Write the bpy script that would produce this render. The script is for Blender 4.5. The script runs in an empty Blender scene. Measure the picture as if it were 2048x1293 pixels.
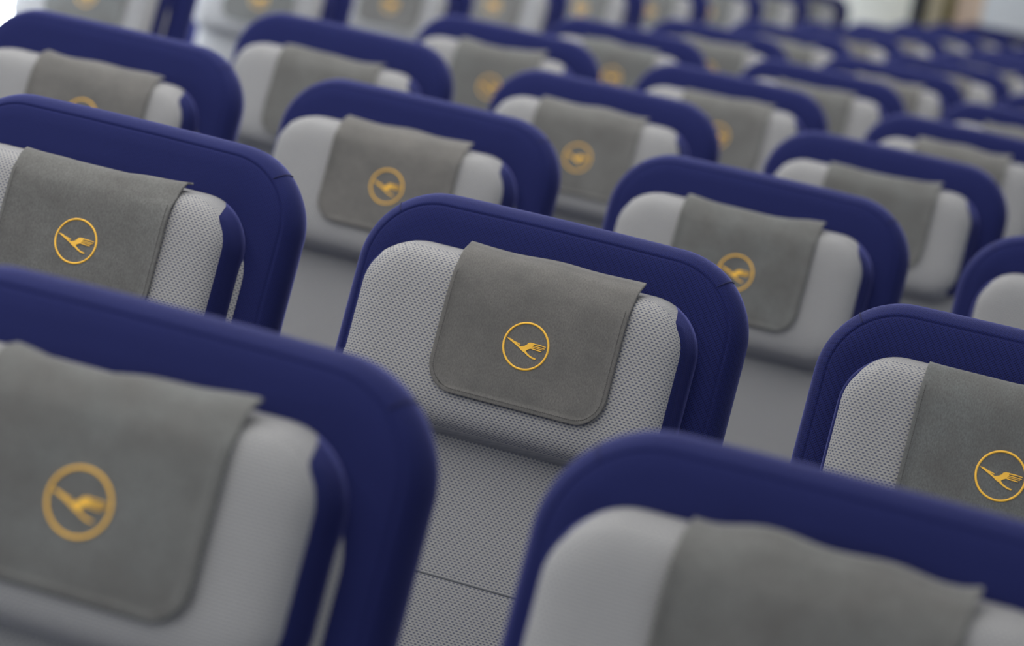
import bpy, bmesh, math, random
from mathutils import Vector, Matrix, noise

# ------------------------------------------------------------------ camera, world, lights, exposure
scene = bpy.context.scene
COL = scene.collection
S_LAT, P_ROW, H_LOGO = 0.48, 0.904956, 1.02
RECL = math.radians(12.0)

def make_camera():
    yaw, pitch, roll, fpx = 0.288048814, 0.169607201, 0.197003011, 5368.63376
    cy, sy, cp, sp = math.cos(yaw), math.sin(yaw), math.cos(pitch), math.sin(pitch)
    fwd = Vector((-sy*cp, cy*cp, -sp)); right = Vector((cy, sy, 0)); up = right.cross(fwd)
    c, s = math.cos(roll), math.sin(roll)
    r2 = c*right + s*up; u2 = -s*right + c*up
    cam = bpy.data.cameras.new('camera')
    cam.sensor_fit = 'HORIZONTAL'; cam.sensor_width = 36.0; cam.lens = fpx/2048*36
    cam.clip_start = 0.05; cam.clip_end = 60
    cam.dof.use_dof = True; cam.dof.focus_distance = 2.54; cam.dof.aperture_fstop = 4.45
    ob = bpy.data.objects.new('camera', cam); COL.objects.link(ob)
    m = Matrix((r2, u2, -fwd)).transposed().to_4x4()
    m.translation = Vector((0.716580764, -1.54392619, 0.460515862 + H_LOGO))
    ob.matrix_world = m
    scene.camera = ob
make_camera()

world = bpy.data.worlds.new('world'); scene.world = world
world.use_nodes = True
world.node_tree.nodes['Background'].inputs[0].default_value = (0.75, 0.85, 1.0, 1)
world.node_tree.nodes['Background'].inputs[1].default_value = 0.3

def area(name, loc, sx, sy, power, col, rot=(0, 0, 0)):
    l = bpy.data.lights.new(name, 'AREA'); l.shape = 'RECTANGLE'; l.size = sx; l.size_y = sy
    l.energy = power; l.color = col
    o = bpy.data.objects.new(name, l); COL.objects.link(o); o.location = loc; o.rotation_euler = rot
    return o
# the two runs of ceiling light wash above the aisles, and the centre ceiling panel
area('aisle_ceiling_light', (-1.42, 3.0, 2.24), 0.35, 14.0, 108, (1.0, 0.98, 0.94))
area('aisle_ceiling_light', (1.05, 3.0, 2.24), 0.35, 14.0, 36, (1.0, 0.98, 0.94))
area('centre_ceiling_light', (-0.35, 3.0, 2.27), 0.8, 14.0, 118, (1.0, 0.99, 0.97))

scene.view_settings.view_transform = 'Standard'
scene.view_settings.look = 'None'
scene.view_settings.gamma = 1.0
scene.view_settings.use_curve_mapping = False
scene.view_settings.exposure = -0.1
scene.cycles.use_denoising = True

# ------------------------------------------------------------------ materials
def lin(r, g, b):
    f = lambda c: c/12.92 if c <= 0.04045 else ((c+0.055)/1.055)**2.4
    return (f(r/255), f(g/255), f(b/255), 1)

class NT:
    def __init__(s, name):
        s.m = bpy.data.materials.new(name); s.m.use_nodes = True
        s.t = s.m.node_tree; s.b = s.t.nodes['Principled BSDF']
    def n(s, kind, **kw):
        x = s.t.nodes.new(kind)
        for k, v in kw.items(): setattr(x, k, v)
        return x
    def l(s, a, b): s.t.links.new(a, b)
    def math(s, op, a, b=None, c=None):
        x = s.n('ShaderNodeMath', operation=op)
        for i, v in enumerate((a, b, c)):
            if v is None: continue
            if isinstance(v, (int, float)): x.inputs[i].default_value = v
            else: s.l(v, x.inputs[i])
        return x.outputs[0]
    def mix(s, f, a, b):
        x = s.n('ShaderNodeMix', data_type='RGBA')
        if isinstance(f, (int, float)): x.inputs[0].default_value = f
        else: s.l(f, x.inputs[0])
        for i, v in ((6, a), (7, b)):
            if isinstance(v, tuple): x.inputs[i].default_value = v
            else: s.l(v, x.inputs[i])
        return x.outputs[2]
    def bump(s, h, strength, dist):
        x = s.n('ShaderNodeBump'); x.inputs['Strength'].default_value = strength
        x.inputs['Distance'].default_value = dist
        s.l(h, x.inputs['Height']); s.l(x.outputs[0], s.b.inputs['Normal'])
    def noise(s, vec, scale, detail=3, rough=0.5):
        x = s.n('ShaderNodeTexNoise'); x.inputs['Scale'].default_value = scale
        x.inputs['Detail'].default_value = detail; x.inputs['Roughness'].default_value = rough
        if vec is not None: s.l(vec, x.inputs['Vector'])
        return x.outputs['Fac']
    def set(s, **kw):
        for k, v in kw.items(): s.b.inputs[k.replace('_', ' ')].default_value = v

def dots(t, pu, pv, au, av, soft):
    """staggered elongated dots on the metre-true UV map, 1 inside a dot"""
    uv = t.n('ShaderNodeUVMap'); sep = t.n('ShaderNodeSeparateXYZ'); t.l(uv.outputs[0], sep.inputs[0])
    y = t.math('DIVIDE', sep.outputs[1], pv)
    row = t.math('FLOOR', y)
    par = t.math('MULTIPLY', t.math('FLOORED_MODULO', row, 2.0), 0.5)
    x = t.math('ADD', t.math('DIVIDE', sep.outputs[0], pu), par)
    fx = t.math('MULTIPLY', t.math('SUBTRACT', t.math('FRACT', x), 0.5), 1/au)
    fy = t.math('MULTIPLY', t.math('SUBTRACT', t.math('FRACT', y), 0.5), 1/av)
    r = t.math('SQRT', t.math('ADD', t.math('MULTIPLY', fx, fx), t.math('MULTIPLY', fy, fy)))
    mr = t.n('ShaderNodeMapRange', interpolation_type='SMOOTHSTEP')
    t.l(r, mr.inputs[0]); mr.inputs[1].default_value = 1-soft; mr.inputs[2].default_value = 1+soft
    mr.inputs[3].default_value = 1; mr.inputs[4].default_value = 0
    return mr.outputs[0], uv.outputs[0]

def mat_knit(name, base, dot):
    t = NT(name)
    d, uv = dots(t, 0.0044, 0.0026, 0.29, 0.27, 0.5)
    big = t.noise(uv, 14, 3)
    c = t.mix(t.math('MULTIPLY', big, 0.25), base, tuple(x*0.8 for x in base[:3])+(1,))
    thr = t.noise(uv, 520, 2, 0.6)
    c = t.mix(t.math('MULTIPLY_ADD', thr, 1.5, -0.45), c, tuple(x*0.80 for x in base[:3])+(1,))
    c = t.mix(t.math('MULTIPLY', d, 0.92), c, dot)
    t.l(c, t.b.inputs['Base Color'])
    fib = t.noise(uv, 1800, 2)
    h = t.math('SUBTRACT', t.math('MULTIPLY', fib, 0.35), d)
    t.bump(h, 0.6, 0.0006)
    t.set(Roughness=0.9, Sheen_Weight=0.12, Sheen_Roughness=0.5)
    t.b.inputs['Specular IOR Level'].default_value = 0.15
    return t.m

def mat_navy():
    t = NT('navy_weave')
    d, uv = dots(t, 0.0027, 0.0016, 0.33, 0.30, 0.4)
    big = t.noise(uv, 9, 3)
    a = lin(33, 40, 97); b = lin(27, 34, 87)
    c = t.mix(big, a, b)
    c = t.mix(t.math('MULTIPLY', d, 0.9), c, lin(17, 18, 50))
    t.l(c, t.b.inputs['Base Color'])
    t.bump(t.math('SUBTRACT', t.math('MULTIPLY', t.noise(uv, 2200, 2), 0.4), d), 0.5, 0.0004)
    t.set(Roughness=0.85, Sheen_Weight=0.75, Sheen_Roughness=0.25)
    t.b.inputs['Sheen Tint'].default_value = lin(150, 155, 235)
    t.b.inputs['Specular IOR Level'].default_value = 0.2
    return t.m

def mat_suede():
    t = NT('grey_suede')
    uv = t.n('ShaderNodeUVMap').outputs[0]
    oi = t.n('ShaderNodeObjectInfo')
    mp = t.n('ShaderNodeMapping'); t.l(uv, mp.inputs[0])
    cx = t.n('ShaderNodeCombineXYZ'); t.l(t.math('MULTIPLY', oi.outputs['Random'], 40), cx.inputs[2])
    va = t.n('ShaderNodeVectorMath', operation='ADD'); t.l(uv, va.inputs[0]); t.l(cx.outputs[0], va.inputs[1])
    v = va.outputs[0]
    n1 = t.noise(v, 22, 4, 0.6); n2 = t.noise(v, 90, 3)
    st = t.n('ShaderNodeMapping'); st.inputs['Scale'].default_value = (1.0, 0.55, 1.0); st.inputs['Rotation'].default_value = (0, 0, 0.5); t.l(v, st.inputs[0])
    n3 = t.noise(st.outputs[0], 700, 3, 0.65)
    warm = t.mix(oi.outputs['Random'], lin(120, 117, 113), lin(112, 116, 115))
    c = t.mix(t.math('MULTIPLY_ADD', n1, 2.4, -0.75), warm, lin(95, 94, 92))
    c = t.mix(t.math('MULTIPLY', n2, 0.3), c, lin(134, 132, 129))
    c = t.mix(t.math('MULTIPLY_ADD', n3, 1.6, -0.45), c, lin(84, 83, 82))
    t.l(c, t.b.inputs['Base Color'])
    t.bump(t.math('ADD', n3, t.math('MULTIPLY', n2, 1.0)), 0.5, 0.0008)
    t.set(Roughness=0.95, Sheen_Weight=0.25, Sheen_Roughness=0.4)
    t.b.inputs['Specular IOR Level'].default_value = 0.1
    return t.m

def mat_gold():
    t = NT('gold_thread')
    tc = t.n('ShaderNodeTexCoord')
    w = t.n('ShaderNodeTexWave'); w.inputs['Scale'].default_value = 500; w.inputs['Distortion'].default_value = 1.5
    t.l(tc.outputs['Object'], w.inputs['Vector'])
    c = t.mix(w.outputs['Fac'], lin(250, 184, 44), lin(255, 205, 78))
    t.l(c, t.b.inputs['Base Color']); t.bump(w.outputs['Fac'], 0.3, 0.0003)
    t.set(Roughness=0.5, Sheen_Weight=0.1)
    return t.m

def mat_plain(name, col, rough=0.6, var=0.12, scale=8, bump=0.0, spec=0.4):
    t = NT(name)
    tc = t.n('ShaderNodeTexCoord')
    n = t.noise(tc.outputs['Object'], scale, 4)
    c = t.mix(n, tuple(x*(1-var) for x in col[:3])+(1,), tuple(min(1, x*(1+var)) for x in col[:3])+(1,))
    t.l(c, t.b.inputs['Base Color'])
    if bump: t.bump(t.noise(tc.outputs['Object'], scale*30, 2), bump, 0.001)
    t.set(Roughness=rough); t.b.inputs['Specular IOR Level'].default_value = spec
    return t.m

def mat_emit(name, col, strength):
    t = NT(name)
    t.b.inputs['Base Color'].default_value = col
    t.b.inputs['Emission Color'].default_value = col
    t.b.inputs['Emission Strength'].default_value = strength
    return t.m

KNIT = mat_knit('grey_knit', lin(165, 164, 161), lin(88, 92, 113))
NAVY = mat_navy()
SUEDE = mat_suede()
GOLD = mat_gold()
SEAM = mat_plain('dark_thread', lin(24, 26, 66), 0.9)
GSEAM = mat_plain('grey_thread', lin(92, 94, 98), 0.9)
PLASTIC = mat_plain('grey_plastic', lin(92, 95, 102), 0.45)
METAL = mat_plain('seat_leg_metal', lin(120, 122, 126), 0.35)
DIM = mat_plain('cabin_lining', lin(150, 152, 158), 0.6, 0.03)
WHITE = mat_plain('sidewall_white', lin(214, 216, 220), 0.5, 0.03)
CARPET = mat_plain('navy_carpet', lin(52, 56, 78), 0.95, 0.25, 40, 0.5, 0.1)
DAY = {-1: mat_emit('window_daylight', (0.86, 0.93, 1.0, 1), 14.0), 1: mat_emit('window_daylight_shade_side', (0.84, 0.92, 1.0, 1), 7.0)}

# ------------------------------------------------------------------ mesh helpers
def link(name, me, parent=None):
    o = bpy.data.objects.new(name, me); COL.objects.link(o)
    if parent: o.parent = parent
    return o

def mesh(name, verts, faces, mat, uvs=None, smooth=True):
    me = bpy.data.meshes.new(name); me.from_pydata([tuple(v) for v in verts], [], faces)
    me.materials.append(mat)
    if uvs is not None:
        l = me.uv_layers.new(name='UVMap')
        for p in me.polygons:
            for li in p.loop_indices:
                l.data[li].uv = uvs[me.loops[li].vertex_index]
    if smooth:
        me.polygons.foreach_set('use_smooth', [True]*len(me.polygons))
    me.update()
    return me

def box_mesh(name, x0, x1, y0, y1, z0, z1, mat, bevel=0.0, seg=2):
    bm = bmesh.new(); bmesh.ops.create_cube(bm, size=1)
    for v in bm.verts:
        v.co = Vector((x0+(v.co.x+.5)*(x1-x0), y0+(v.co.y+.5)*(y1-y0), z0+(v.co.z+.5)*(z1-z0)))
    if bevel: bmesh.ops.bevel(bm, geom=bm.edges[:], offset=bevel, segments=seg, affect='EDGES', profile=0.5)
    uv = bm.loops.layers.uv.new('UVMap')
    for f in bm.faces:
        for lp in f.loops:
            co = lp.vert.co
            lp[uv].uv = (co.x, co.y+co.z)
        f.smooth = bool(bevel)
    me = bpy.data.meshes.new(name); bm.to_mesh(me); bm.free(); me.materials.append(mat)
    return me

CT, ST = math.cos(RECL), math.sin(RECL)
def SP(u, off, v):
    """seat-back frame -> seat frame: u across, off into the back, v up along the back, from the emblem point"""
    return Vector((u, CT*off + ST*v, H_LOGO + CT*v - ST*off))

def round_rect(hw, top, bot, rt, rb, crown=0.0, na=14, ne=14):
    """closed outline, clockwise from bottom left going up; list of (u, v, nu, nv)"""
    pts = []
    def arc(cu, cv, r, a0, a1):
        for i in range(na+1):
            a = a0+(a1-a0)*i/na
            pts.append((cu+r*math.cos(a), cv+r*math.sin(a), math.cos(a), math.sin(a)))
    def edge(p, q, n):
        for i in range(1, ne):
            f = i/ne; pts.append((p[0]+(q[0]-p[0])*f, p[1]+(q[1]-p[1])*f, n[0], n[1]))
    edge((-hw, bot+rb), (-hw, top-rt), (-1, 0))
    arc(-hw+rt, top-rt, rt, math.pi, math.pi/2)
    edge((-hw+rt, top), (hw-rt, top), (0, 1))
    arc(hw-rt, top-rt, rt, math.pi/2, 0)
    edge((hw, top-rt), (hw, bot+rb), (1, 0))
    arc(hw-rb, bot+rb, rb, 0, -math.pi/2)
    edge((hw-rb, bot), (-hw+rb, bot), (0, -1))
    arc(-hw+rb, bot+rb, rb, -math.pi/2, -math.pi)
    if crown:
        pts = [(u, v+crown*(1-(u/hw)**2)*max(0, (v-bot)/(top-bot)), a, b) for u, v, a, b in pts]
    return pts

def loft(name, outline, prof, off0, mat, cap_front=True, cap_back=True, pick=None):
    """profile (inset, depth) swept round the outline; pick(j, point) chooses the quads kept"""
    n, m = len(outline), len(prof)
    arc = [0]
    for j in range(1, m): arc.append(arc[-1]+math.dist(prof[j-1], prof[j]))
    verts, uvs, faces = [], [], []
    for j, (ins, d) in enumerate(prof):
        for (u, v, nu, nv) in outline:
            verts.append(SP(u-nu*ins, off0+d, v-nv*ins))
            k = -prof[0][0]+arc[j]
            uvs.append((u+nu*k, v+nv*k))
    for j in range(m-1):
        for i in range(n):
            if pick and not pick(j, outline[i], outline[(i+1) % n]): continue
            i2 = (i+1) % n
            faces.append((j*n+i, (j+1)*n+i, (j+1)*n+i2, j*n+i2))
    if cap_front: faces.append(tuple(range(n)))
    if cap_back: faces.append(tuple((m-1)*n+i for i in reversed(range(n))))
    return mesh(name, verts, faces, mat, uvs)

def tube(name, path, r, mat, sides=6, flat=None):
    verts, faces = [], []
    for i, p in enumerate(path):
        t = (path[min(i+1, len(path)-1)]-path[max(i-1, 0)]).normalized()
        a = t.orthogonal().normalized(); b = t.cross(a)
        for k in range(sides):
            g = 2*math.pi*k/sides
            verts.append(p+a*r*math.cos(g)+b*r*math.sin(g))
    for i in range(len(path)-1):
        for k in range(sides):
            k2 = (k+1) % sides
            faces.append((i*sides+k, i*sides+k2, (i+1)*sides+k2, (i+1)*sides+k))
    faces.append(tuple(reversed(range(sides)))); faces.append(tuple((len(path)-1)*sides+k for k in range(sides)))
    return mesh(name, verts, faces, mat)

# ------------------------------------------------------------------ the cabin
XL, XR, YF, YA, ZC = -2.24, 1.9, -8.0, 13.4*P_ROW, 2.3
def struct(name, me, label=None):
    o = link(name, me); o['kind'] = 'structure'
    if label: o['label'] = label
    return o
struct('floor', box_mesh('floor', XL, XR, YF, YA, -0.06, 0.0, CARPET), 'dark blue carpeted cabin floor')
struct('ceiling', box_mesh('ceiling', XL, XR, YF, YA, ZC, ZC+0.05, DIM), 'white cabin ceiling above the seats')
struct('wall_left', box_mesh('wall_left', XL-0.08, XL, YF, YA, 0, ZC, WHITE), 'white cabin sidewall at the far left')
struct('wall_right', box_mesh('wall_right', XR, XR+0.08, YF, YA, 0, ZC, DIM), 'white cabin sidewall right of the camera')
struct('wall_front', box_mesh('wall_front', XL, XR, YF-0.08, YF, 0, ZC, DIM), 'white partition behind the camera')
struct('wall_back', box_mesh('wall_back', XL, XR, YA, YA+0.08, 0, ZC, mat_plain('bulkhead_grey', lin(205, 205, 198), 0.6, 0.05)),
       'pale grey bulkhead at the far end of the cabin')

def window(n, y, side):
    x = XL if side < 0 else XR
    sg = 1 if side < 0 else -1
    pts = []
    for hw, hh, dx in ((0.150, 0.215, 0.0), (0.150, 0.215, 0.014), (0.125, 0.19, 0.022), (0.115, 0.175, 0.006)):
        r = hw*0.75; ring = []
        for (u, v, _, _) in round_rect(hw, hh, -hh, r, r, na=6, ne=3): ring.append((x+sg*dx, y+u, 1.03+v))
        pts.append(ring)
    m = len(pts[0]); faces = []
    for j in range(3):
        for i in range(m):
            q = (j*m+i, j*m+(i+1) % m, (j+1)*m+(i+1) % m, (j+1)*m+i)
            faces.append(q if sg > 0 else q[::-1])
    o = struct('window_%d' % n, mesh('window_frame', sum(pts, []), faces, WHITE))
    f = tuple(range(m))
    p = link('pane', mesh('pane', [(a+sg*0.001, b, c) for a, b, c in pts[3]], [f[::-1] if sg > 0 else f], DAY[side], smooth=False), o)
k = 1
for side in (-1, 1):
    y = -2.80
    while y < YA-0.3:
        window(k, y, side); k += 1; y += 0.52

# end of the cabin, seen out of focus above the last rows
def tag(o, label, cat, group=None):
    o['label'] = label; o['category'] = cat
    if group: o['group'] = group
    return o
def unit(name, x0, x1, y0, y1, z1, col, label, cat, door=True):
    o = bpy.data.objects.new(name, None); COL.objects.link(o); o.location = ((x0+x1)/2, (y0+y1)/2, 0)
    tag(o, label, cat)
    m = mat_plain(name+'_laminate', col, 0.5, 0.06)
    w, d = (x1-x0)/2, (y1-y0)/2
    link('body', box_mesh('body', -w, w, -d, d, 0, z1, m, 0.008), o)
    if door:
        dr = link('door', box_mesh('door', -w+0.015, w-0.015, -d-0.014, -d+0.002, 0.08, z1-0.04, m, 0.005), o)
        link('handle', box_mesh('handle', -w+0.03, -w+0.05, -d-0.03, -d-0.012, 0.8, 0.95, METAL, 0.004), dr)
    return o
unit('wardrobe', -1.49, -1.375, YA-0.35, YA-0.002, 2.1, lin(214, 203, 172), 'narrow beige wardrobe against the far bulkhead beside the black post', 'wardrobe')
unit('olive_divider', -1.372, -1.32, YA-0.30, YA-0.002, 2.1, lin(140, 134, 88), 'olive divider panel between the beige wardrobe and the peach cabinet', 'panel', False)
unit('galley_cabinet', -1.317, -1.165, YA-0.35, YA-0.002, 2.1, lin(228, 202, 178), 'peach coloured cabinet against the far bulkhead at top right', 'cabinet')
unit('lavatory', -1.16, -0.2, YA-0.5, YA-0.002, 2.15, lin(222, 226, 228), 'white lavatory cubicle at the far end of the cabin, top right', 'lavatory')
post = tube('black_post', [Vector((0, 0, 0)), Vector((0, 0, 1.1)), Vector((0, 0, 2.2))], 0.042, mat_plain('black_post', lin(16, 17, 22), 0.5), 10)
po = link('black_post', post); po.location = (-1.475, YA-0.45, 0)
tag(po, 'thin black upright post before the pale far bulkhead', 'post')

# ------------------------------------------------------------------ one seat
SHELL_OFF = 0.056
shell_out = round_rect(0.2045, 0.135, -0.60, 0.082, 0.066, crown=0.003, na=18, ne=16)
shell_prof = [(0.060, 0.002), (0.030, -0.001), (0.0175, 0.0012), (0.0160, 0.0018), (0.0150, 0.0032), (0.0142, 0.0034), (0.0134, 0.0026),
              (0.0110, 0.0042), (0.0060, 0.0095), (0.0022, 0.0165), (0.0, 0.024), (0.0, 0.036), (0.004, 0.050), (0.014, 0.060), (0.03, 0.064)]
ME_SHELL = loft('backrest_shell', shell_out, shell_prof, SHELL_OFF, NAVY)

def corner_seam(sign):
    a = math.radians(50)
    cu, cv, nu, nv = sign*(0.2045-0.082), 0.1362-0.082, sign*math.cos(a), math.sin(a)
    path = [SP(cu+nu*(0.082-i), SHELL_OFF+d, cv+nv*(0.082-i)) for i, d in
            ((0.0128, 0.0034), (0.0110, 0.0042), (0.0060, 0.0095), (0.0022, 0.0165), (0.0, 0.026), (0.0, 0.036))]
    return tube('corner_seam', path, 0.0007, SEAM)
ME_CS = [corner_seam(-1), corner_seam(1)]

pad_out = round_rect(0.167, 0.058, -0.585, 0.062, 0.050, na=12, ne=14)
pad_prof = [(0.046, 0.0), (0.02, 0.0008), (0.008, 0.0035), (0.002, 0.0085), (0.0, 0.014), (0.0, 0.02)]
PAD_OFF = 0.050
ME_PAD = loft('backrest_cushion', pad_out, pad_prof, PAD_OFF, KNIT, cap_back=False)
ME_PSEAM = tube('backrest_seam', [SP(-0.166+0.332*i/12, PAD_OFF+0.0006 + (0.004 if i in (0, 12) else 0), -0.236) for i in range(13)], 0.0012, GSEAM)

HR = dict(hw=0.174, top=0.084, bot=-0.100, rt=0.056, rb=0.053)
head_out = round_rect(HR['hw'], HR['top'], HR['bot'], HR['rt'], HR['rb'], na=12, ne=12)
head_prof = [(0.050, 0.0), (0.038, 0.0006), (0.028, 0.0020), (0.020, 0.0045), (0.0145, 0.0080), (0.0110, 0.0120), (0.0098, 0.0145), (0.0090, 0.0165),
             (0.0075, 0.0175), (0.0045, 0.030), (0.0015, 0.045), (0.0, 0.056), (0.006, 0.064)]
EDGE_J = 7
NH, MH = len(head_out), len(head_prof)
def head_split():
    """quads of the headrest: grey front, top and bottom; navy side gussets that taper out at the top corners"""
    R0 = min(i for i in range(NH) if head_out[i][0] > 0.128 and head_out[i][1] > 0 and head_out[i][0] < head_out[(i+1) % NH][0]+1e-9)
    L0 = max(i for i in range(NH-1) if head_out[i+1][0] < -0.128 and head_out[i][1] > 0 and head_out[i+1][0] > head_out[i][0]-1e-9)
    steps = MH-1-EDGE_J
    grey, navy = [], {-1: [], 1: []}
    V = lambda j, i: j*NH+i % NH
    for i in range(NH):
        mu, mv = (head_out[i][0]+head_out[(i+1) % NH][0])/2, (head_out[i][1]+head_out[(i+1) % NH][1])/2
        sd = 1 if mu > 0 else -1
        t = (i-R0) if sd > 0 else (L0-i)
        side = t >= 0 and abs(mu) > 0.125 and mv > -0.086 and mv < 0.080
        for j in range(MH-1):
            q = (V(j, i), V(j+1, i), V(j+1, i+1), V(j, i+1))
            rb = max(EDGE_J-1, MH-2-t) if side else MH
            if j > rb: navy[sd].append(q)
            elif j < rb or j < EDGE_J: grey.append(q)
            elif sd > 0:
                navy[sd].append((q[1], q[2], q[3])); grey.append((q[0], q[1], q[3]))
            else:
                navy[sd].append((q[0], q[1], q[2])); grey.append((q[0], q[2], q[3]))
    return grey, navy
def sub_mesh(name, faces, mat):
    src = ME_FULL
    l = src.uv_layers[0]
    uvv = {}
    for lp in src.loops: uvv[lp.vertex_index] = tuple(l.data[lp.index].uv)
    ids = sorted({v for f in faces for v in f}); mp = {v: k for k, v in enumerate(ids)}
    return mesh(name, [src.vertices[v].co.copy() for v in ids], [tuple(mp[v] for v in f) for f in faces], mat, [uvv[v] for v in ids])
ME_FULL = loft('headrest_full', head_out, head_prof, 0.0, KNIT)
_g, _n = head_split()
ME_HEAD = sub_mesh('headrest', _g+[tuple(range(NH)), tuple((MH-1)*NH+i for i in reversed(range(NH)))], KNIT)
ME_HSIDE = [sub_mesh('headrest_side', _n[-1], NAVY), sub_mesh('headrest_side', _n[1], NAVY)]
bpy.data.meshes.remove(ME_FULL)

def sdf_rr(u, v):
    cu = (HR['top']+HR['bot'])/2; hh = (HR['top']-HR['bot'])/2; r = HR['rt'] if v > cu else HR['rb']
    qx, qy = abs(u)-HR['hw']+r, abs(v-cu)-hh+r
    return math.hypot(max(qx, 0), max(qy, 0))+min(max(qx, qy), 0)-r
def head_depth(u, v):
    i = -sdf_rr(u, v)
    if i >= head_prof[0][0]: return 0.0
    for a, b in zip(head_prof, head_prof[1:]):
        if a[0] >= i >= b[0]:
            return a[1]+(b[1]-a[1])*((a[0]-i)/max(1e-9, a[0]-b[0]))
    return 0.0165

CV = dict(hw=0.091, bot=-0.062, r=0.030)
def cover(seed, amp, sag, dx, dv, tilt):
    """hanging suede cloth: grid mesh with thickness and hem; returns mesh and a surface function"""
    rnd = random.Random(seed)
    ph = [rnd.uniform(0, 6.28) for _ in range(4)]
    off_n = Vector((rnd.uniform(-50, 50), rnd.uniform(-50, 50), rnd.uniform(-50, 50)))
    # path (v, off extra) over the top edge of the headrest
    path = []
    v = CV['bot']
    vs = [CV['bot']+t for t in (0, 0.0012, 0.003, 0.0055, 0.0062, 0.009, 0.013, 0.018, 0.024, 0.030, 0.038, 0.046, 0.056, 0.066, 0.076, 0.086, 0.096, 0.105, 0.114, 0.122)]
    lift = rnd.uniform(-0.003, 0.002)
    back = [(0.0680, 0.0070), (0.0765, 0.0120), (0.0825, 0.0180), (0.0860, 0.0245), (0.0885+lift, 0.0310), (0.0910+lift*2, 0.0370)]
    us = [-1, -0.985, -0.965, -0.94, -0.93]+[-0.86+1.72*i/18 for i in range(19)]+[0.93, 0.94, 0.965, 0.985, 1]
    def wav(u, v):
        p = Vector((u*9, v*9, 0))+off_n
        w = noise.noise(p)*0.0030 + noise.noise(p*2.3)*0.0016
        w += 0.0010*math.sin(u*38+ph[0])*(0.4+0.6*max(0, v/0.08))
        return amp*w
    def fade(v): return min(1.0, max(0.0, (0.062-v)/0.03))
    def edge(v):
        t = v-CV['bot']
        if t < CV['r']: return CV['hw']-CV['r']+math.sqrt(max(0, CV['r']**2-(CV['r']-t)**2))
        return CV['hw']
    def front(u, v):
        """offset of the outer face at (u, v)"""
        return head_depth(u+dx, min(v+dv*fade(v), 0.062))*0.9-0.0035-abs(wav(u, v))*0.8
    rows = []
    for v in vs: rows.append((v, None))
    for b in back: rows.append(b)
    G, UV = [], []
    arc = 0
    prev = None
    tl = math.tan(tilt)
    for (v, o) in rows:
        row = []; ur = []
        vv = v if o is None else max(v, 0)
        cur = (v, o if o is not None else 0.0)
        if prev: arc += math.dist(prev, cur)
        prev = cur
        e = edge(v) if o is None else CV['hw']
        for a in us:
            u = a*e*(1+0.012*noise.noise(Vector((v*20, a*2, 3))+off_n)*amp)
            top = 0.0
            if o is None:
                off = front(u, v)
            else:
                off = o-0.0035
                w = (o-0.007)/0.030
                top = w*(-sag*math.cos(a*1.5+ph[1]*0.15)*0.007 + amp*0.0022*math.sin(a*3.2+ph[1])+amp*0.0012*math.sin(a*7+ph[2]))
                top += w*0.0015*max(0, abs(a)-0.8)*5*0.5
                off += w*amp*0.004*math.sin(a*4+ph[3])
            hem = 0.0006 if (abs(a) > 0.935 or v < CV['bot']+0.0058) and o is None else 0.0
            vf = v+dv*fade(v)+top-tl*u*0.6
            if o is not None and o > 0.02: vf = max(vf, HR['top']-0.0005)
            row.append((u+dx+tl*v, off-hem, vf)); ur.append((u, arc))
        G.append(row); UV.append(ur)
    nr, nc = len(G), len(us)
    P = [[SP(*q) for q in r] for r in G]
    N = []
    for i in range(nr):
        rn = []
        for j in range(nc):
            a = P[i][min(j+1, nc-1)]-P[i][max(j-1, 0)]; b = P[min(i+1, nr-1)][j]-P[max(i-1, 0)][j]
            c = a.cross(b)
            rn.append(c.normalized() if c.length > 1e-12 else Vector((0, -1, 0)))
        N.append(rn)
    verts = [p for r in P for p in r]+[P[i][j]-N[i][j]*0.0022 for i in range(nr) for j in range(nc)]
    uvs = [p for r in UV for p in r]*2
    faces = []; o2 = nr*nc
    for i in range(nr-1):
        for j in range(nc-1):
            q = (i*nc+j, i*nc+j+1, (i+1)*nc+j+1, (i+1)*nc+j)
            faces.append(q); faces.append(tuple(o2+x for x in reversed(q)))
    rim = [j for j in range(nc)]+[i*nc+nc-1 for i in range(1, nr)]+[(nr-1)*nc+j for j in range(nc-2, -1, -1)]+[i*nc for i in range(nr-2, 0, -1)]
    for a, b in zip(rim, rim[1:]+rim[:1]): faces.append((a, o2+a, o2+b, b))
    me = mesh('headrest_cover', verts, faces, SUEDE, uvs)
    def surf(u, v, h):
        return SP(u+dx+tl*v, front(u, v)-h, v+dv*fade(v)-tl*u*0.6)
    return me, surf

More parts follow.
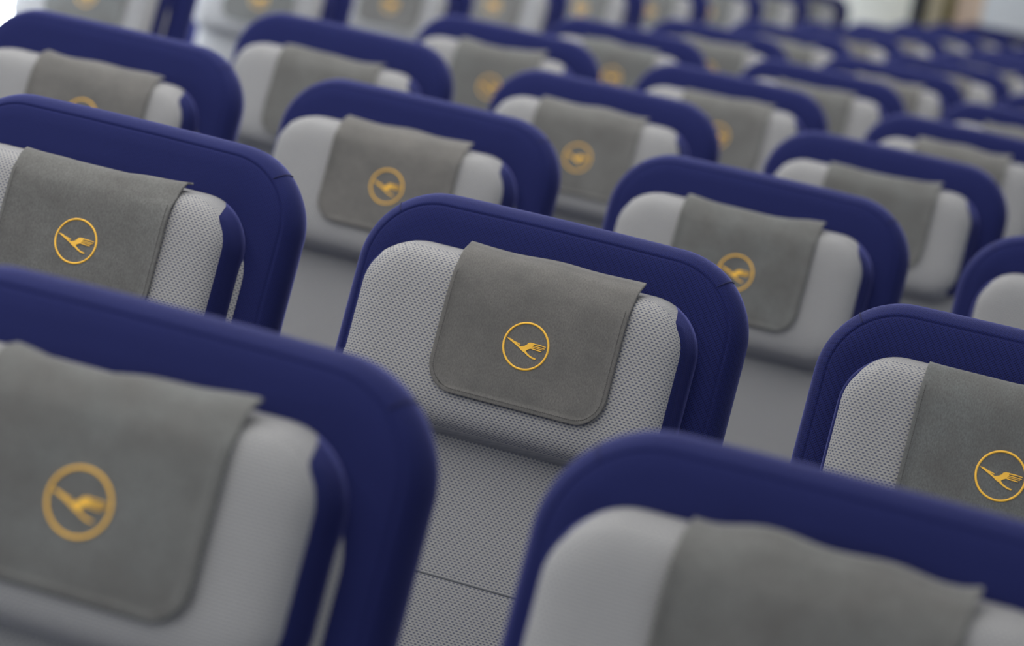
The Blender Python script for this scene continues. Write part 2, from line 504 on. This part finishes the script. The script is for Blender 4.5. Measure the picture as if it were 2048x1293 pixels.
BIRD = {
'body': [(-20.51, 4.14), (-17.08, 4.17), (-14.62, 3.52), (-12.61, 2.32), (-8.86, 0.6), (-5.08, -1.27), (-1.47, -0.01), (1.01, 2.06), (1.92, 3.75), (4.09, 4.72), (7.68, 4.94), (7.17, 2.33), (6.51, 0.84), (5.92, -0.91), (2.99, -2.44), (1.26, -3.89), (2.15, -4.92), (4.29, -6.66), (8.42, -8.43), (11.99, -9.01), (13.05, -9.55), (11.84, -10.44), (8.08, -9.97), (3.81, -8.24), (0.19, -6.13), (-3.22, -4.77), (-6.03, -2.82), (-11.29, -0.29), (-17.4, 2.54)],
'f0': [(6.95, 4.83), (12.39, 4.92), (19.88, 4.12), (19.53, 3.16), (12.8, 3.41), (7.13, 3.05)],
'f1': [(7.06, 2.74), (13.02, 2.59), (19.47, 2.27), (19.12, 1.31), (12.92, 1.54), (6.93, 1.53)],
'f2': [(6.64, 1.46), (12.68, 1.04), (18.17, 0.92), (17.8, 0.03), (12.57, 0.06), (6.37, 0.23)],
'f3': [(6.13, 0.02), (11.55, -0.41), (16.65, -0.76), (16.35, -1.86), (11.18, -1.82), (5.75, -1.39)],
'slit': [(-13.86, 2.97), (-9.69, 2.23), (-5.4, 1.01), (-5.78, -0.12), (-9.67, 0.76), (-12.97, 1.94)]}

def emblem(surf):
    n = 72; verts, faces = [], []
    sec = [(0.02155, -0.0003), (0.0218, 0.0004), (0.0226, 0.0006), (0.0234, 0.0004), (0.02365, -0.0003)]
    for i in range(n):
        a = 2*math.pi*i/n
        for r, h in sec: verts.append(surf(r*math.cos(a), r*math.sin(a), h+0.0004))
    m = len(sec)
    for i in range(n):
        for j in range(m-1):
            i2 = (i+1) % n
            faces.append((i*m+j, i*m+j+1, i2*m+j+1, i2*m+j))
    ring = mesh('emblem_ring', verts, faces, GOLD)
    bm = bmesh.new()
    for nm, L in BIRD.items():
        if nm != 'body':
            k = len(L)//2; mid = [((L[q][0]+L[-1-q][0])/2, (L[q][1]+L[-1-q][1])/2) for q in range(k)]; mid = mid+mid[::-1]
            L = [(m[0]+(p[0]-m[0])*0.68, m[1]+(p[1]-m[1])*0.68) for p, m in zip(L, mid)]
        vs = [bm.verts.new((a/1000, b/1000, 0)) for a, b in L]
        es = [bm.edges.new((vs[i], vs[(i+1) % len(vs)])) for i in range(len(vs))]
        r = bmesh.ops.triangle_fill(bm, use_beauty=True, edges=es)
        fs = [g for g in r['geom'] if isinstance(g, bmesh.types.BMFace)]
        ex = bmesh.ops.extrude_face_region(bm, geom=fs)
        for g in ex['geom']:
            if isinstance(g, bmesh.types.BMVert): g.co.z = 0.0006
    for v in bm.verts: v.co = surf(v.co.x, v.co.y, v.co.z+0.0002)
    bmesh.ops.recalc_face_normals(bm, faces=bm.faces[:])
    me = bpy.data.meshes.new('emblem_bird'); bm.to_mesh(me); bm.free(); me.materials.append(GOLD)
    return ring, me

THREAD = mat_plain('cover_thread', lin(78, 77, 76), 0.9)
def stitching(surf):
    """row of hem stitches just inside the side and lower edges of the cover"""
    ins = 0.0042; hw, r, b = CV['hw']-ins, CV['r']-ins, CV['bot']+ins
    line = [(-hw, 0.061-0.002*i) for i in range(int((0.061-b-r)/0.002))]
    line += [(-hw+r-r*math.cos(a), b+r-r*math.sin(a)) for a in [math.pi/2*i/20 for i in range(21)]]
    line += [(-hw+r+(2*hw-2*r)*i/64, b) for i in range(1, 64)]
    n = len(line); L = line[:]
    line += [(-u, v) for u, v in reversed(line[:n-63])]
    verts, faces = [], []
    for p, q in zip(line[::1], line[1::1]):
        q = (p[0]+(q[0]-p[0])*0.62, p[1]+(q[1]-p[1])*0.62)
        du, dv = q[0]-p[0], q[1]-p[1]; l = math.hypot(du, dv)
        if l < 1e-6: continue
        nu, nv = -dv/l*0.00032, du/l*0.00032
        k = len(verts)
        for h in (0.0001, 0.00085):
            for (a, c) in ((p[0]+nu, p[1]+nv), (q[0]+nu, q[1]+nv), (q[0]-nu, q[1]-nv), (p[0]-nu, p[1]-nv)): verts.append(surf(a, c, h))
        faces += [(k+4, k+5, k+6, k+7), (k, k+1, k+5, k+4), (k+1, k+2, k+6, k+5), (k+2, k+3, k+7, k+6), (k+3, k, k+4, k+7)]
    return mesh('stitching', verts, faces, THREAD, smooth=False)

ME_CUSH = box_mesh('seat_cushion', -0.209, 0.209, -0.58, -0.06, 0.34, 0.47, NAVY, 0.04, 4)
ME_ARM = box_mesh('armrest', -0.018, 0.018, -0.40, 0.0, 0.615, 0.655, PLASTIC, 0.014, 3)
ME_BEAM = box_mesh('seat_beam', -0.209, 0.209, -0.40, -0.32, 0.27, 0.33, METAL, 0.02, 2)
def leg_mesh():
    return tube('leg', [Vector((0, -0.36, 0.29)), Vector((0, -0.30, 0.15)), Vector((0, -0.22, 0.0))], 0.018, METAL, 8)
ME_LEG = leg_mesh()

A_X = -1.87008
COLX = {'a': A_X, 'b': -2*S_LAT, 'c': -S_LAT, 'd': 0.0, 'e': S_LAT}
ROWS = {c: range(0, 13) for c in 'abcde'}
ORD = ['nearest', 'second', 'third', 'fourth', 'fifth', 'sixth', 'seventh', 'eighth', 'ninth', 'tenth', 'eleventh', 'twelfth', 'thirteenth']
COLNAME = {'a': 'far column across the aisle', 'b': 'aisle column of the main block', 'c': 'second column in from the aisle',
           'd': 'third column in from the aisle', 'e': 'rightmost column'}
SPECIAL = {
 ('d', 1): 'sharply focused navy and grey seat in the centre, third column, second row',
 ('c', 1): 'navy seat with sagging grey cover left of the central seat, second row',
 ('e', 1): 'navy seat right of the central seat, cut by the right edge, second row',
 ('d', 0): 'large blurred navy seat filling the bottom left corner, nearest row',
 ('e', 0): 'large blurred navy seat at bottom right with wavy cover top, nearest row',
 ('c', 2): 'navy seat directly behind the central seat, to its upper left, third row',
 ('d', 2): 'navy seat to the upper right of the central seat, third row',
 ('e', 2): 'navy seat cut by the right edge above the bottom right ones, third row',
 ('b', 2): 'navy seat at the upper left edge with half hidden emblem, third row',
}
# per seat: headrest shift, cover shift across, cover shift up, tilt, wave amplitude, sag
TWEAK = {
 ('d', 1): (-0.010, 0.010, 0.004, 0.00, 0.5, 0.1),
 ('c', 1): (-0.017, 0.000, 0.002, 0.0, 1.0, 0.8),
 ('e', 1): (0.0, -0.002, -0.004, 0.0, 0.8, 0.7),
 ('d', 0): (-0.017, -0.002, -0.001, 0.0, 1.1, 0.5),
 ('e', 0): (-0.012, -0.006, 0.0, 0.0, 1.8, 0.8),
 ('c', 2): (-0.016, -0.004, 0.006, 0.0, 0.9, 0.4),
 ('d', 2): (-0.008, 0.001, -0.001, 0.0, 0.8, 0.5),
 ('b', 2): (-0.016, 0.010, 0.008, 0.0, 0.8, 0.3),
 ('b', 3): (-0.010, 0.0, -0.012, 0.0, 1.2, 0.3),
 ('c', 3): (-0.012, -0.009, -0.004, 0.0, 0.8, 0.3),
}
LIFT = {('e', 0): 0.006, ('d', 0): 0.002}
HLIFT = {('c', 1): -0.007, ('c', 2): -0.007, ('b', 2): -0.012, ('b', 3): -0.009, ('d', 2): -0.003}
SHIFT = {('d', 3): 0.008, ('b', 2): 0.006, ('c', 1): 0.003, ('d', 2): 0.003}
def seat(col, row):
    o = bpy.data.objects.new('aircraft_seat', None); COL.objects.link(o)
    o.location = (COLX[col]+SHIFT.get((col, row), 0), row*P_ROW, 0); o.empty_display_size = 0.1
    tag(o, SPECIAL.get((col, row), 'navy and grey seat in the %s, %s' % (COLNAME[col], ORD[row]+' row')), 'seat', 'navy and grey aircraft seats')
    rnd = random.Random(hash_seed(col, row))
    hdx, cdx, cdv, tilt, amp, sag = TWEAK.get((col, row), (rnd.uniform(-0.016, -0.006), rnd.uniform(-0.006, 0.006), rnd.uniform(-0.004, 0.003),
                                                          rnd.uniform(-0.015, 0.015), rnd.uniform(0.6, 1.2), rnd.uniform(0.1, 0.8)))
    sh = link('backrest_shell', ME_SHELL, o); sh.location.x = -0.003
    for m in ME_CS: link('corner_seam', m, sh)
    pad = link('backrest_cushion', ME_PAD, o); link('backrest_seam', ME_PSEAM, pad)
    hd = link('headrest', ME_HEAD, o); hd.location.x = hdx
    for m in ME_HSIDE:
        s = link('headrest_side', m, hd); s['label'] = 'navy side panel'
    me, surf = cover(hash_seed(col, row), amp, sag, cdx-hdx, cdv, tilt)
    cv = link('headrest_cover', me, o); cv.location.x = hdx
    cv['label'] = 'grey suede headrest cover'
    ring, bird = emblem(surf)
    link('emblem_ring', ring, cv)['label'] = 'gold stitched ring'
    link('emblem_bird', bird, cv)['label'] = 'gold stitched flying crane'
    for q in (sh, pad, hd, cv): q.location.z = LIFT.get((col, row), 0)
    for q in (hd, cv):
        q.location.z += HLIFT.get((col, row), 0)*CT; q.location.y += HLIFT.get((col, row), 0)*ST
    if row <= 2 and col != 'a': link('stitching', stitching(surf), cv)['kind'] = 'stuff'
    link('seat_cushion', ME_CUSH, o)
    for sx in ((-0.24,) if (col, row) in HAS_RIGHT else (-0.24, 0.24)):
        link('armrest', ME_ARM, o).location.x = sx
    link('seat_beam', ME_BEAM, o)
    for sx in (-0.16, 0.16): link('leg', ME_LEG, o).location.x = sx
def hash_seed(col, row): return 'abcde'.index(col)*100+row*7+3
ALL = [(c, r) for c in 'abcde' for r in ROWS[c]]
HAS_RIGHT = {(c, r) for c, r in ALL if c in 'bcd' and (chr(ord(c)+1), r) in ALL}
for c, r in ALL: seat(c, r)
